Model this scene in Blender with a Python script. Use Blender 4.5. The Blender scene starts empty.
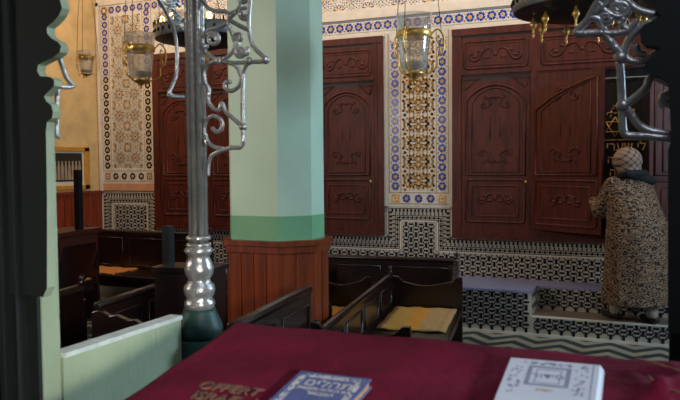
import bpy, bmesh, math, random
from mathutils import Vector, Matrix, Quaternion
random.seed(7)
C=bpy.context.scene.collection
PI=math.pi
# ------------------------------------------------------------------ camera
H=1.6; FPX=735.0
yaw,pit,rol=[math.radians(a) for a in(23.7,2.86,-0.48)]
Fv=Vector((-math.sin(yaw)*math.cos(pit),math.cos(yaw)*math.cos(pit),-math.sin(pit)))
R0=Vector((math.cos(yaw),math.sin(yaw),0)); U0=R0.cross(Fv)
Rv=R0*math.cos(rol)+U0*math.sin(rol); Uv=-R0*math.sin(rol)+U0*math.cos(rol)
cam=bpy.data.cameras.new('camera'); co=bpy.data.objects.new('camera',cam); C.objects.link(co)
cam.sensor_width=36; cam.lens=FPX/680*36; cam.clip_start=.05
M4=Matrix((Rv,Uv,-Fv)).transposed().to_4x4(); M4.translation=Vector((0,0,H)); co.matrix_world=M4
cam.dof.use_dof=True; cam.dof.focus_distance=6.5; cam.dof.aperture_fstop=9
sc=bpy.context.scene; sc.camera=co
sc.view_settings.view_transform='Standard'; sc.view_settings.look='None'; sc.view_settings.gamma=1
sc.view_settings.use_curve_mapping=False; sc.view_settings.exposure=0.0
def ray(x,y): return Fv+Rv*((x-340)/FPX)-Uv*((y-200)/FPX)
O=Vector((0,0,H))
def onZ(x,y,z): d=ray(x,y); return O+d*((z-H)/d.z)
def onY(x,y,Y): d=ray(x,y); return O+d*(Y/d.y)
def onX(x,y,X): d=ray(x,y); return O+d*(X/d.x)
# ------------------------------------------------------------------ materials
def lin(c):
    return tuple((v/255/12.92 if v/255<=.04045 else ((v/255+.055)/1.055)**2.4) for v in c)+(1,)
def mat(name,rgb,rough=.6,metal=0,var=.15,scale=8,bump=0,spec=.5,coat=0,stretch=None,rgb2=None,bscale=None):
    m=bpy.data.materials.new(name); m.use_nodes=True; nt=m.node_tree; n=nt.nodes; l=nt.links
    b=n['Principled BSDF']; b.inputs['Roughness'].default_value=rough; b.inputs['Metallic'].default_value=metal
    b.inputs['Specular IOR Level'].default_value=spec; b.inputs['Coat Weight'].default_value=coat
    tc=n.new('ShaderNodeTexCoord'); mp=n.new('ShaderNodeMapping'); l.new(tc.outputs['Object'],mp.inputs[0])
    if stretch: mp.inputs['Scale'].default_value=stretch
    nz=n.new('ShaderNodeTexNoise'); nz.inputs['Scale'].default_value=scale; nz.inputs['Detail'].default_value=5
    l.new(mp.outputs[0],nz.inputs['Vector'])
    r=n.new('ShaderNodeValToRGB'); a=lin(rgb)
    lo=lin(rgb2) if rgb2 else tuple(v*(1-var) for v in a[:3])+(1,)
    r.color_ramp.elements[0].position=.35; r.color_ramp.elements[1].position=.65
    r.color_ramp.elements[0].color=lo; r.color_ramp.elements[1].color=a if rgb2 else tuple(min(1,v*(1+var)) for v in a[:3])+(1,)
    l.new(nz.outputs[0],r.inputs[0]); l.new(r.outputs[0],b.inputs['Base Color'])
    if bump:
        nb=n.new('ShaderNodeTexNoise'); nb.inputs['Scale'].default_value=bscale or scale*4; l.new(mp.outputs[0],nb.inputs['Vector'])
        bp=n.new('ShaderNodeBump'); bp.inputs['Strength'].default_value=bump; bp.inputs['Distance'].default_value=.01
        l.new(nb.outputs[0],bp.inputs['Height']); l.new(bp.outputs[0],b.inputs['Normal'])
    return m
M={}
M['ochre']=mat('ochre_plaster',(206,168,112),.85,var=.12,scale=5,bump=.15)
M['floorb']=None
M['white']=mat('glazed_white_tile',(205,196,182),.35,var=.08,scale=14)
M['zwhite']=mat('zellij_white',(170,159,141),.35,var=.12,scale=9)
M['stone']=mat('white_stone_trim',(206,192,176),.5,var=.06,scale=10)
M['black']=mat('zellij_black',(20,22,36),.25,var=.3)
M['blue']=mat('tile_blue',(45,62,150),.25,var=.25,scale=20)
M['gold']=mat('tile_ochre',(206,150,70),.35,var=.25,scale=20)
M['tan']=mat('tile_tan',(150,100,52),.35,var=.2,scale=20)
M['green']=mat('tile_green',(50,118,84),.3,var=.2,scale=20)
M['brown']=mat('tile_brown',(70,42,36),.35,var=.2,scale=20)
M['pink']=mat('terracotta_strip',(196,140,104),.5,var=.12)
M['ledge']=mat('ledge_grey_tile',(128,126,158),.35,var=.1,scale=60)
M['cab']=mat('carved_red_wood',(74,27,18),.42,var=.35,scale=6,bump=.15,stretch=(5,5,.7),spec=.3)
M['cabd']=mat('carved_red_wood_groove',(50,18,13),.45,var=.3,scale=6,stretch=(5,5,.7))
M['dado']=mat('orange_wood_panel',(120,42,14),.35,var=.35,scale=5,stretch=(6,6,.5),coat=.2)
M['dadoc']=mat('column_wood_panel',(122,50,20),.35,var=.3,scale=4,stretch=(7,7,.5),coat=.2)
M['mint']=mat('mint_column_paint',(196,216,190),.5,var=.05,scale=3,bump=.05)
M['mint2']=mat('green_band_paint',(120,172,128),.5,var=.06,scale=3)
M['bench']=mat('dark_bench_wood',(30,14,11),.3,var=.35,scale=5,stretch=(1,6,6),coat=.25)
M['benchb']=mat('dark_reddish_wood',(60,24,15),.35,var=.3,scale=5,coat=.2)
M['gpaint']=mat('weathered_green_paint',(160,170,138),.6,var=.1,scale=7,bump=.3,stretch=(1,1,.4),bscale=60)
M['gpaint_shade']=mat('shaded_green_paint',(14,20,17),.7,var=.2,scale=6,bump=.2,stretch=(1,1,.3))  # near-black green: shade of the unlit post fronts put into the colour
M['litcap']=mat('lit_pale_edge',(205,208,200),.6,var=.12,scale=30)  # paler than the rail: its window-lit top edge painted into the colour
M['teal']=mat('teal_green_paint',(28,62,56),.5,var=.2,scale=6,bump=.15)
M['silver']=mat('brushed_silver_iron',(184,180,176),.3,metal=.65,var=.15,scale=18,bump=.25,bscale=90)
M['velvet']=mat('burgundy_velvet',(104,14,42),.85,var=.25,scale=7,bump=.35,spec=.2,bscale=40)
M['fringe']=mat('tan_fringe',(132,92,66),.8,var=.3,scale=40,bump=.5)
M['threadpale']=mat('tarnished_thread',(116,80,66),.9,var=.3,scale=90,bump=.6)
M['goldthr']=mat('gold_thread',(226,172,96),.6,var=.3,scale=90,bump=.6,metal=.2)
M['bookblue']=mat('blue_book_cover',(84,92,144),.4,var=.12,scale=30)
M['bookpat']=mat('pale_book_ornament',(196,192,190),.45,var=.2,scale=60)
M['bookwhite']=mat('white_book_cover',(214,218,232),.4,var=.05,scale=20)
M['bookgrey']=mat('grey_book_print',(146,150,176),.45,var=.1,scale=60)
M['paper']=mat('aged_paper',(196,150,96),.8,var=.2,scale=60)
M['brass']=mat('brass',(232,180,100),.36,metal=.65,var=.12,scale=20)
M['blackmetal']=mat('black_metal',(20,18,18),.45,metal=.4)
M['tinwhite']=mat('pierced_tin',(150,150,158),.4,metal=.7,var=.2,scale=30)
M['skin']=mat('skin',(160,112,86),.55,var=.08,scale=12)
M['shoe']=mat('black_shoe',(20,20,26),.4)
M['sock']=mat('pale_trousers',(150,140,126),.8,var=.2,scale=30,bump=.3)
M['collar']=mat('black_scarf',(14,12,16),.85)
M['tread']=mat('worn_step_tread',(112,98,82),.5,var=.2,scale=12)
M['curtain']=mat('black_curtain_velvet',(18,10,10),.9,var=.3,scale=5)
M['framegold']=mat('honey_wood_frame',(190,130,40),.4,var=.15,scale=10)
M['photomount']=mat('white_mount',(200,186,166),.7,var=.05)
M['photodark']=mat('photo_dark',(36,26,20),.5,var=.3)
M['photofig']=mat('photo_pale_robes',(150,126,98),.6,var=.2)
M['cord']=mat('grey_chain',(110,96,72),.5,metal=.6)
M['ceil']=mat('ceiling_plaster',(190,170,140),.9)
def nodemat(name):
    m=bpy.data.materials.new(name); m.use_nodes=True; return m,m.node_tree.nodes,m.node_tree.links
def emis(name,rgb,s):
    m,n,l=nodemat(name); b=n['Principled BSDF']; b.inputs['Emission Color'].default_value=lin(rgb); b.inputs['Emission Strength'].default_value=s
    b.inputs['Base Color'].default_value=lin(rgb); return m
M['bulb']=emis('lit_bulb',(255,196,110),16)
# glass (thin, partly transparent)
m,n,l=nodemat('clear_glass'); b=n['Principled BSDF']
tr=n.new('ShaderNodeBsdfTransparent'); gl=n.new('ShaderNodeBsdfGlossy'); gl.inputs['Roughness'].default_value=.12
df=n.new('ShaderNodeBsdfTranslucent'); df.inputs[0].default_value=(1,.98,.95,1)
lw=n.new('ShaderNodeLayerWeight'); lw.inputs[0].default_value=.22
mx=n.new('ShaderNodeMixShader'); l.new(lw.outputs['Facing'],mx.inputs[0]); l.new(tr.outputs[0],mx.inputs[1]); l.new(gl.outputs[0],mx.inputs[2])
mx2=n.new('ShaderNodeMixShader'); mx2.inputs[0].default_value=.15; l.new(mx.outputs[0],mx2.inputs[1]); l.new(df.outputs[0],mx2.inputs[2])
l.new(mx2.outputs[0],n['Material Output'].inputs[0]); M['glass']=m
# chevron cement floor
m,n,l=nodemat('chevron_cement_floor'); b=n['Principled BSDF']; b.inputs['Roughness'].default_value=.5
tc=n.new('ShaderNodeTexCoord'); sp=n.new('ShaderNodeSeparateXYZ'); l.new(tc.outputs['Object'],sp.inputs[0])
def mth(op,a,bv=None):
    q=n.new('ShaderNodeMath'); q.operation=op
    for i,v in enumerate((a,bv)):
        if v is None: continue
        if isinstance(v,(int,float)): q.inputs[i].default_value=v
        else: l.new(v,q.inputs[i])
    return q.outputs[0]
pp=mth('PINGPONG',sp.outputs[0],.2); v=mth('ADD',sp.outputs[1],mth('MULTIPLY',pp,1.0))
st=mth('FRACT',mth('MULTIPLY',v,1/.24)); k=mth('LESS_THAN',st,.5)
mxc=n.new('ShaderNodeMix'); mxc.data_type='RGBA'; l.new(k,mxc.inputs[0]); mxc.inputs[6].default_value=lin((158,148,128)); mxc.inputs[7].default_value=lin((40,58,60))
nz=n.new('ShaderNodeTexNoise'); nz.inputs['Scale'].default_value=4; l.new(tc.outputs['Object'],nz.inputs['Vector'])
mm=n.new('ShaderNodeMix'); mm.data_type='RGBA'; mm.blend_type='MULTIPLY'; mm.inputs[0].default_value=.5; l.new(mxc.outputs[2],mm.inputs[6]); l.new(nz.outputs[0],mm.inputs[7])
l.new(mm.outputs[2],b.inputs['Base Color']); M['floorb']=m
# striped mat
def stripemat(name,cols,per,axis=0):
    m,n,l=nodemat(name); b=n['Principled BSDF']; b.inputs['Roughness'].default_value=.9
    tc=n.new('ShaderNodeTexCoord'); sp=n.new('ShaderNodeSeparateXYZ'); l.new(tc.outputs['Object'],sp.inputs[0])
    a=n.new('ShaderNodeMath'); a.operation='MULTIPLY'; a.inputs[1].default_value=1/per; l.new(sp.outputs[axis],a.inputs[0])
    f=n.new('ShaderNodeMath'); f.operation='FRACT'; l.new(a.outputs[0],f.inputs[0])
    r=n.new('ShaderNodeValToRGB'); r.color_ramp.interpolation='CONSTANT'; e=r.color_ramp.elements
    while len(e)<len(cols): e.new(.5)
    for i,(p,c) in enumerate(cols): e[i].position=p; e[i].color=lin(c)
    l.new(f.outputs[0],r.inputs[0])
    w=n.new('ShaderNodeTexNoise'); w.inputs['Scale'].default_value=90; l.new(tc.outputs['Object'],w.inputs['Vector'])
    mm=n.new('ShaderNodeMix'); mm.data_type='RGBA'; mm.blend_type='OVERLAY'; mm.inputs[0].default_value=.6; l.new(r.outputs[0],mm.inputs[6]); l.new(w.outputs[0],mm.inputs[7]); l.new(mm.outputs[2],b.inputs['Base Color'])
    bp=n.new('ShaderNodeBump'); bp.inputs['Strength'].default_value=.5; l.new(w.outputs[0],bp.inputs['Height']); l.new(bp.outputs[0],b.inputs['Normal'])
    return m
M['mat']=stripemat('woven_straw_mat',[(0,(170,130,78)),(.22,(192,142,62)),(.5,(206,138,40)),(.72,(178,140,88))],.5)
M['mato']=stripemat('orange_woven_mat',[(0,(186,112,40)),(.4,(160,84,30)),(.5,(190,126,60)),(.8,(166,96,34))],.2)
# robe
m,n,l=nodemat('animal_print_cloth'); b=n['Principled BSDF']; b.inputs['Roughness'].default_value=.85
tc=n.new('ShaderNodeTexCoord'); w=n.new('ShaderNodeTexWave'); w.wave_type='BANDS'; w.bands_direction='Z'; w.inputs['Scale'].default_value=9; w.inputs['Distortion'].default_value=16; w.inputs['Detail'].default_value=2; w.inputs['Detail Scale'].default_value=2.2
l.new(tc.outputs['Object'],w.inputs['Vector']); r=n.new('ShaderNodeValToRGB'); e=r.color_ramp.elements
e[0].position=.32; e[0].color=lin((24,17,18)); e[1].position=.58; e[1].color=lin((138,92,50)); q=e.new(.9); q.color=lin((128,104,84))
l.new(w.outputs[0],r.inputs[0]); l.new(r.outputs[0],b.inputs['Base Color']); M['robe']=m
# plaid scarf
m,n,l=nodemat('plaid_headscarf'); b=n['Principled BSDF']; b.inputs['Roughness'].default_value=.85
tc=n.new('ShaderNodeTexCoord'); sp=n.new('ShaderNodeSeparateXYZ'); l.new(tc.outputs['Object'],sp.inputs[0])
def mth(op,a,bv=None):
    q=n.new('ShaderNodeMath'); q.operation=op
    for i,v in enumerate((a,bv)):
        if v is None: continue
        if isinstance(v,(int,float)): q.inputs[i].default_value=v
        else: l.new(v,q.inputs[i])
    return q.outputs[0]
k1=mth('LESS_THAN',mth('FRACT',mth('MULTIPLY',mth('ADD',sp.outputs[0],sp.outputs[2]),16)),.32)
k2=mth('LESS_THAN',mth('FRACT',mth('MULTIPLY',mth('SUBTRACT',sp.outputs[0],sp.outputs[2]),16)),.32)
s=mth('MULTIPLY',mth('ADD',k1,k2),.5)
mxc=n.new('ShaderNodeMix'); mxc.data_type='RGBA'; l.new(s,mxc.inputs[0]); mxc.inputs[6].default_value=lin((150,120,94)); mxc.inputs[7].default_value=lin((40,36,74)); l.new(mxc.outputs[2],b.inputs['Base Color']); M['scarf']=m
# ------------------------------------------------------------------ mesh helper
class MB:
    def __init__(s): s.v=[];s.f=[];s.m=[];s.mats=[];s.cur=0;s.sm=[]
    def use(s,m):
        m=M[m] if isinstance(m,str) else m
        if m not in s.mats: s.mats.append(m)
        s.cur=s.mats.index(m); return s
    def add(s,vs,fs,smooth=False):
        o=len(s.v); s.v+=[tuple(v) for v in vs]
        for f in fs: s.f.append([o+i for i in f]); s.m.append(s.cur); s.sm.append(smooth)
        return s
    def box(s,x0,x1,y0,y1,z0,z1):
        v=[(x,y,z) for x in(x0,x1) for y in(y0,y1) for z in(z0,z1)]
        return s.add(v,[(0,1,3,2),(4,6,7,5),(0,4,5,1),(2,3,7,6),(0,2,6,4),(1,5,7,3)])
    def prism(s,pts,a,b,axis='y'):
        """polygon pts (2-tuples) extruded from a to b along axis"""
        def P(p,t): return {'y':(p[0],t,p[1]),'x':(t,p[0],p[1]),'z':(p[0],p[1],t)}[axis]
        n=len(pts); v=[P(p,a) for p in pts]+[P(p,b) for p in pts]
        return s.add(v,[list(range(n)),list(range(2*n-1,n-1,-1))]+[(i,(i+1)%n,n+(i+1)%n,n+i) for i in range(n)])
    def lathe(s,prof,c=(0,0,0),n=24,smooth=True,ang=1,sx=1,sy=1):
        v=[];f=[];k=len(prof)
        for i in range(n):
            a=2*PI*i/n
            for r,z in prof: v.append((c[0]+r*math.cos(a)*sx,c[1]+r*math.sin(a)*sy,c[2]+z))
        for i in range(n):
            j=(i+1)%n
            for q in range(k-1): f.append((i*k+q,j*k+q,j*k+q+1,i*k+q+1))
        return s.add(v,f,smooth)
    def tube(s,path,r,n=8,closed=False,cap=True,flat=None):
        P=[Vector(p) for p in path]; k=len(P); rs=r if isinstance(r,(list,tuple)) else [r]*k
        v=[];f=[];up=None
        for i,p in enumerate(P):
            a=P[(i-1)%k] if (i>0 or closed) else p; b=P[(i+1)%k] if (i<k-1 or closed) else p
            t=(b-a); t=t.normalized() if t.length>1e-9 else Vector((0,0,1))
            if up is None: up=t.orthogonal().normalized()
            up=(up-t*up.dot(t)); up=up.normalized() if up.length>1e-6 else t.orthogonal().normalized()
            w=t.cross(up)
            for q in range(n):
                a2=2*PI*q/n; v.append(p+(up*math.cos(a2)+w*math.sin(a2))*rs[i])
        for i in range(k if closed else k-1):
            j=(i+1)%k
            for q in range(n): f.append((i*n+q,i*n+(q+1)%n,j*n+(q+1)%n,j*n+q))
        if cap and not closed: f.append(list(range(n-1,-1,-1))); f.append([(k-1)*n+q for q in range(n)])
        return s.add(v,f,True)
    def ball(s,c,r,n=12,sc=(1,1,1)):
        pr=[(r*math.sin(PI*i/n),-r*math.cos(PI*i/n)) for i in range(n+1)]
        v=[];f=[];k=n+1
        for i in range(n):
            a=2*PI*i/n
            for q,z in pr: v.append((c[0]+q*math.cos(a)*sc[0],c[1]+q*math.sin(a)*sc[1],c[2]+z*sc[2]))
        for i in range(n):
            j=(i+1)%n
            for q in range(k-1): f.append((i*k+q,j*k+q,j*k+q+1,i*k+q+1))
        return s.add(v,f,True)
    def build(s,name,m=None,parent=None,loc=None,bevel=0):
        if m is not None: s.mats=[M[m] if isinstance(m,str) else m]; s.m=[0]*len(s.f)
        me=bpy.data.meshes.new(name); me.from_pydata(s.v,[],s.f)
        for q in s.mats: me.materials.append(q)
        me.polygons.foreach_set('material_index',s.m); me.polygons.foreach_set('use_smooth',s.sm)
        bm=bmesh.new(); bm.from_mesh(me); bmesh.ops.recalc_face_normals(bm,faces=bm.faces); bm.to_mesh(me); bm.free()
        me.update(); o=bpy.data.objects.new(name,me); C.objects.link(o)
        if parent: o.parent=parent
        if loc: o.location=loc
        if bevel:
            b=o.modifiers.new('bevel','BEVEL'); b.width=bevel; b.segments=2; b.limit_method='ANGLE'
        return o
def tag(o,label=None,cat=None,group=None,kind=None):
    if label:o['label']=label
    if cat:o['category']=cat
    if group:o['group']=group
    if kind:o['kind']=kind
    return o
def thing(name,label,cat,loc=(0,0,0),rz=0,group=None):
    o=bpy.data.objects.new(name,None); o.empty_display_size=.1; C.objects.link(o); o.location=loc; o.rotation_euler=(0,0,rz)
    return tag(o,label,cat,group)
def struct(o): o['kind']='structure'; return o
def smooth_path(p,k=6,closed=False):
    P=[Vector(q) for q in p]; out=[]; n=len(P)
    for i in range(n if closed else n-1):
        g=(lambda j:P[j%n]) if closed else (lambda j:P[max(0,min(n-1,j))])
        a,b,c,d=g(i-1),g(i),g(i+1),g(i+2)
        for q in range(k):
            t=q/k; out.append(.5*((2*b)+(c-a)*t+(2*a-5*b+4*c-d)*t*t+(3*b-a-3*c+d)*t**3))
    if not closed: out.append(P[-1])
    return out
# ------------------------------------------------------------------ room
YW=7.525; XL=-6.72; XR=3.2; YB=-2.5; ZC=4.3
def slab(name,x0,x1,y0,y1,z0,z1,m): return struct(MB().box(x0,x1,y0,y1,z0,z1).build(name,m))
slab('floor',XL-.2,XR+.2,YB,YW+.2,-.1,0,'floorb')
slab('wall_back',XL-.2,XR+.2,YW,YW+.2,0,ZC,'stone')
slab('wall_left',XL-.2,XL,YB,YW,0,ZC,'ochre')
slab('ceiling',XL-.2,XR+.2,YB,YW+.2,ZC,ZC+.1,'ceil')
# right wall with tall window opening
w=MB().use('ochre'); w.box(XR,XR+.2,YB,1.6,0,ZC); w.box(XR,XR+.2,5.6,YW,0,ZC); w.box(XR,XR+.2,1.6,5.6,0,1.5); w.box(XR,XR+.2,1.6,5.6,3.9,ZC)
struct(w.build('wall_right'))
fr=MB()
for y in(1.6,2.9,4.2,5.52): fr.box(XR+.05,XR+.12,y,y+.08,1.5,3.9)
for z in(1.5,2.7,3.82): fr.box(XR+.05,XR+.12,1.6,5.6,z,z+.08)
struct(fr.build('window_1','gpaint'))
dd=MB(); dd.box(XL,XL+.025,YB,YW-.001,0,1.24)
dd.box(XL,XL+.045,YB,YW-.001,1.24,1.275)
y=YB
while y<YW-.2: dd.box(XL+.02,XL+.034,y,y+.008,.1,1.2); y+=.12
struct(dd.build('wood_dado_left','dado')).name='trim_1'
# ------------------------------------------------------------------ wall tiles
E1=.004
class Tiles:
    def __init__(s,Y=YW-E1): s.mb=MB(); s.Y=Y
    def poly(s,m,pts): s.mb.use(m).add([(p[0],s.Y,p[1]) for p in pts],[list(range(len(pts)))])
    def rect(s,m,x0,x1,z0,z1,dy=0):
        s.mb.use(m).add([(x0,s.Y+dy,z0),(x1,s.Y+dy,z0),(x1,s.Y+dy,z1),(x0,s.Y+dy,z1)],[(0,1,2,3)])
    def rrect(s,m,cx,cz,w,h,a=0):
        c,q=math.cos(a),math.sin(a)
        s.poly(m,[(cx+x*c-y*q,cz+x*q+y*c) for x,y in((-w/2,-h/2),(w/2,-h/2),(w/2,h/2),(-w/2,h/2))])
    def ngon(s,m,cx,cz,r,n=8,a=0,star=0):
        p=[]
        for i in range(n*(2 if star else 1)):
            t=a+2*PI*i/(n*(2 if star else 1)); rr=r*(star if star and i%2 else 1); p.append((cx+rr*math.cos(t),cz+rr*math.sin(t)))
        s.poly(m,p)
    def leaf(s,m,cx,cz,l,w,a):
        p=[]
        for x,y in((-l/2,0),(-l*.2,w/2),(l*.2,w*.42),(l/2,0),(l*.2,-w*.42),(-l*.2,-w/2)):
            p.append((cx+x*math.cos(a)-y*math.sin(a),cz+x*math.sin(a)+y*math.cos(a)))
        s.poly(m,p)
def flower(t,cx,cz,r,col,cen='gold',seed=0):
    a0=seed*.6
    for i in range(6):
        a=a0+i*PI/3; t.rrect(col,cx+math.cos(a)*r*.74,cz+math.sin(a)*r*.74,r*.56,r*.74,a)
    t.mb; Y=t.Y; t.Y=Y-.0006; t.ngon(cen,cx,cz,r*.42,6); t.Y=Y
def geo_field(t,x0,x1,z0,z1,P,dark='blue',pts=8):
    """repeating star rosettes clipped to the rectangle"""
    def ok(x,z,mg=.006): return x0+mg<x<x1-mg and z0+mg<z<z1-mg
    nx=max(1,round((x1-x0)/P)); Px=(x1-x0)/nx; nz=int((z1-z0)/P)+1
    for i in range(nx+1):
        for j in range(nz+1):
            for half in(0,1):
                cx=x0+Px*(i+.5*half); cz=z0+P*(j+.5*half)
                if nx==1: cx=x0+Px*.5 if half else x0+Px*i
                sz=1 if half else .8
                if ok(cx,cz): t.ngon(dark if half else 'gold',cx,cz,P*.052*sz,pts,0,.62)
                for rr,cnt,off,w,h,ms in ((.095,8,0,.045,.05,('gold','gold')),(.15,8,.5,.05,.04,(dark,'brown')),(.205,16,0,.042,.04,('blue2','tan')),(.262,16,.5,.04,.04,('gold',dark)),(.32,16,0,.045,.036,('brown','green')),(.375,24,.5,.034,.034,('tan','gold')),(.43,24,0,.03,.036,('brown',dark)),(.485,24,.5,.034,.03,('gold','tan'))):
                    if half==0 and rr>.22: continue
                    for k in range(cnt):
                        a=2*PI*(k+off)/cnt; x=cx+P*rr*math.cos(a); z=cz+P*rr*math.sin(a); mm_=ms[k%2]
                        if mm_=='blue2': mm_=dark
                        if ok(x,z) and (half==0 or abs(x-cx)<.5*Px+.01): t.rrect(mm_,x,z,P*w*1.2,P*h*1.15,a)
            # connectors
            for dx,dz in((.5,0),(0,.5)):
                x=x0+Px*(i+dx); z=z0+P*(j+dz)
                if ok(x,z,.012): t.leaf('green',x,z,P*.12,P*.06,PI/4 if (i+j)%2 else -PI/4); 
def zellij(t,inside,x0,x1,z0,z1,p=.112,dy=0,h=None):
    h=h or .112; i=0
    X=x0
    nx=int((x1-x0)/p)+2; nz=int((z1-z0)/h)+2
    for i in range(nx):
        for j in range(nz):
            for s in(0,.5):
                x=x0+(i+s)*p; z=z0+(j+s)*h
                if inside(x,z): t.rrect('black',x,z,.026,.052)
                z2=z+.5*h
                if inside(x,z2): t.rrect('black',x,z2,.052,.020)
                for a,b in((.25,.25),(-.25,.25)):
                    if inside(x+a*p,z+b*h): t.rrect('black',x+a*p,z+b*h,.010,.036,-.5 if a>0 else .5)
def along(path,d0,s,fn,trim=0):
    for (ax,az),(bx,bz) in zip(path,path[1:]):
        L=math.hypot(bx-ax,bz-az)
        if L<s*.8: continue
        n=max(1,int(round(L/s))); a=math.atan2(bz-az,bx-ax)
        for i in range(n):
            q=(i+.5)/n; fn(ax+(bx-ax)*q,az+(bz-az)*q,a)
def line(t,m,path,w,lift=-.0005):
    Y=t.Y; t.Y+=lift
    for (ax,az),(bx,bz) in zip(path,path[1:]):
        a=math.atan2(bz-az,bx-ax); L=math.hypot(bx-ax,bz-az); t.rrect(m,(ax+bx)/2,(az+bz)/2,L+w,w,a)
    t.Y=Y
ZB=.812; ZP=1.13; XC0,XC1=-2.745,-2.02; XP0,XP1=-6.68,-5.81
XE=2.3
ZQ=1.262
def combpath(d): return [(XP0+d,.02),(XP0+d,ZQ-d),(XP1-d,ZQ-d),(XP1-d,ZB-d),(XC0+d,ZB-d),(XC0+d,ZP-d),(XC1-d,ZP-d),(XC1-d,ZB-d),(XE,ZB-d)]
zt=Tiles()
zt.rect('zwhite',XP0,XP1,0,ZQ,.002); zt.rect('zwhite',XP1,XC0,0,ZB,.002); zt.rect('zwhite',XC0,XC1,0,ZP,.002); zt.rect('zwhite',XC1,XE,0,ZB,.002)
line(zt,'stone',combpath(.008),.016); line(zt,'black',combpath(.02),.006)
along(combpath(.043),0,.044,lambda x,z,a:zt.rrect('black',x,z,.022,.034,a))
along(combpath(.078),0,.044,lambda x,z,a:zt.rrect('black',x,z,.012,.026,a))
line(zt,'black',combpath(.098),.006)
along(combpath(.12),0,.05,lambda x,z,a:zt.rrect('black',x,z,.026,.022,a+PI/4))
along(combpath(.12),0,.05,lambda x,z,a:zt.rrect('black',x+.025*math.cos(a),z+.025*math.sin(a),.012,.012,a))
line(zt,'black',combpath(.143),.006); line(zt,'stone',combpath(.155),.016,-.0008)
D=.178
def zin(x,z):
    if z<.03: return False
    if XP0+D<x<XP1-D: return z<ZQ-D
    if XP1-D<=x<=XC0+D: return z<ZB-D
    if XC0+D<x<XC1-D: return z<ZP-D
    return XC1-D<=x<XE and z<ZB-D
zellij(zt,zin,XP0+D,XE,.1,ZQ)
struct(zt.mb.build('zellij_wall')).name='trim_2'
# flower band and mouldings over the cabinets, upper star field
ft=Tiles()
Z1=2.985
XA=XP1
for x0,x1 in((XA,XE),): ft.rect('white',x0,x1,Z1,3.26,.002)
x=XA+.06;i=0
while x<XE: flower(ft,x,3.085,.046,'blue',seed=i); ft.rrect('tan',x+.056,3.05,.016,.024,.6); ft.rrect('gold',x+.056,3.12,.02,.02,.3); x+=.112; i+=1
line(ft,'blue',[(XA,3.145),(XE,3.145)],.005); line(ft,'brown',[(XA,3.022),(XE,3.022)],.004)
ft.rect('white',XA,XE,3.2,4.0,.0015)
geo_field(ft,-5.7,XE-.1,3.27,3.9,.34,'blue')
struct(ft.mb.build('star_tile_frieze')).name='trim_3'
mb=MB(); mb.box(XA,XE,YW-.03,YW,3.165,3.235); mb.box(XA,XC0-.0,YW-.045,YW,Z1-.03,Z1+.01); mb.box(XC1,XE,YW-.045,YW,Z1-.03,Z1+.01); mb.box(XA,XE,YW-.02,YW,3.235,3.255)
struct(mb.build('stone_moulding','stone')).name='trim_4'
# centre pilaster panel
pt=Tiles(YW-.012)
def pil_panel(x0,x1,z0,z1,colfn,center,top_flowers=False,bw=.115,zrow=.15):
    pt.rect('white',x0,x1,z0,z1,.004)
    xa,xb=x0+.045+bw,x1-.045-bw
    n=int((z1-z0-zrow-.1)/.1)
    for i in range(n):
        z=z0+zrow+.07+i*.1
        if z>z1-(.1 if top_flowers else .02): break
        for cx in(x0+.045+bw/2,x1-.045-bw/2):
            flower(pt,cx,z,.043,colfn(z),seed=i); pt.rrect('tan',cx-.045,z+.05,.014,.02,.5); pt.rrect('gold',cx+.045,z+.05,.014,.02,-.5)
    for xx in(x0+.035,xa+.005,xb-.005,x1-.035): line(pt,'tan',[(xx,z0+zrow),(xx,z1-.02)],.006)
    line(pt,'tan',[(x0+.03,z0+zrow),(x1-.03,z0+zrow)],.006); line(pt,'tan',[(x0+.03,z0+.03),(x1-.03,z0+.03)],.006)
    k=int((xb-xa)/.11)
    for i in range(k): flower(pt,xa+(xb-xa)*(i+.5)/k,z0+zrow*.58,.042,colfn(z0),seed=i+3)
    for cx in(x0+.045+bw/2,x1-.045-bw/2):
        pt.rrect('gold' if center=='gold' else 'tan',cx,z0+zrow*.58,.085,.085); Y=pt.Y; pt.Y-=.0008
        for a in range(4): pt.rrect('white',cx+.02*math.cos(a*PI/2+PI/4),z0+zrow*.58+.02*math.sin(a*PI/2+PI/4),.012,.03,a*PI/2)
        pt.ngon('brown',cx,z0+zrow*.58,.008,6); pt.Y=Y
    cx=(xa+xb)/2; hw=(xb-xa)/2-.03
    zt0,zt1=z0+zrow+.03,z1-(.16 if top_flowers else .01)
    if center=='gold':
        rnd=random.Random(3); hh=.2; nn=int((zt1-zt0)/hh); base=[]
        for q in range(78): base.append((rnd.uniform(.03,1.0),rnd.uniform(0,1),rnd.uniform(.018,.036),rnd.uniform(.010,.017),rnd.uniform(0,PI),rnd.choice(['gold','gold','gold','gold','gold','tan'])))
        for j in range(nn):
            for (u,v,L,w_,a,m_) in base:
                for sgn in(-1,1):
                    for fl in(0,1):
                        vv=v*.5 if not fl else 1-v*.5
                        pt.leaf(m_,cx+sgn*u*hw,zt0+(j+vv)*hh,L,w_,(a if sgn>0 else PI-a)*(1 if not fl else -1))
            pt.ngon('gold',cx,zt0+(j+.5)*hh,.022,8,0,.6); pt.ngon('brown',cx,zt0+j*hh+.02,.009,6)
    else:
        geo_field(pt,xa+.03,xb-.03,zt0,zt1,.27,'black')
    if top_flowers:
        i=0
        zz=z1-.085; x=x0+.1+.1
        flower(pt,x0+.1,zz,.05,'tan','white')
        while x<x1+.6: flower(pt,x+.02,zz,.043,'blue',seed=i); x+=.112; i+=1
pil_panel(XC0,XC1,ZP,3.0,lambda z:'blue','gold')
pt.rect('white',XP1-.002,XA+.75,Z1+.03,3.66,.0055)
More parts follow.
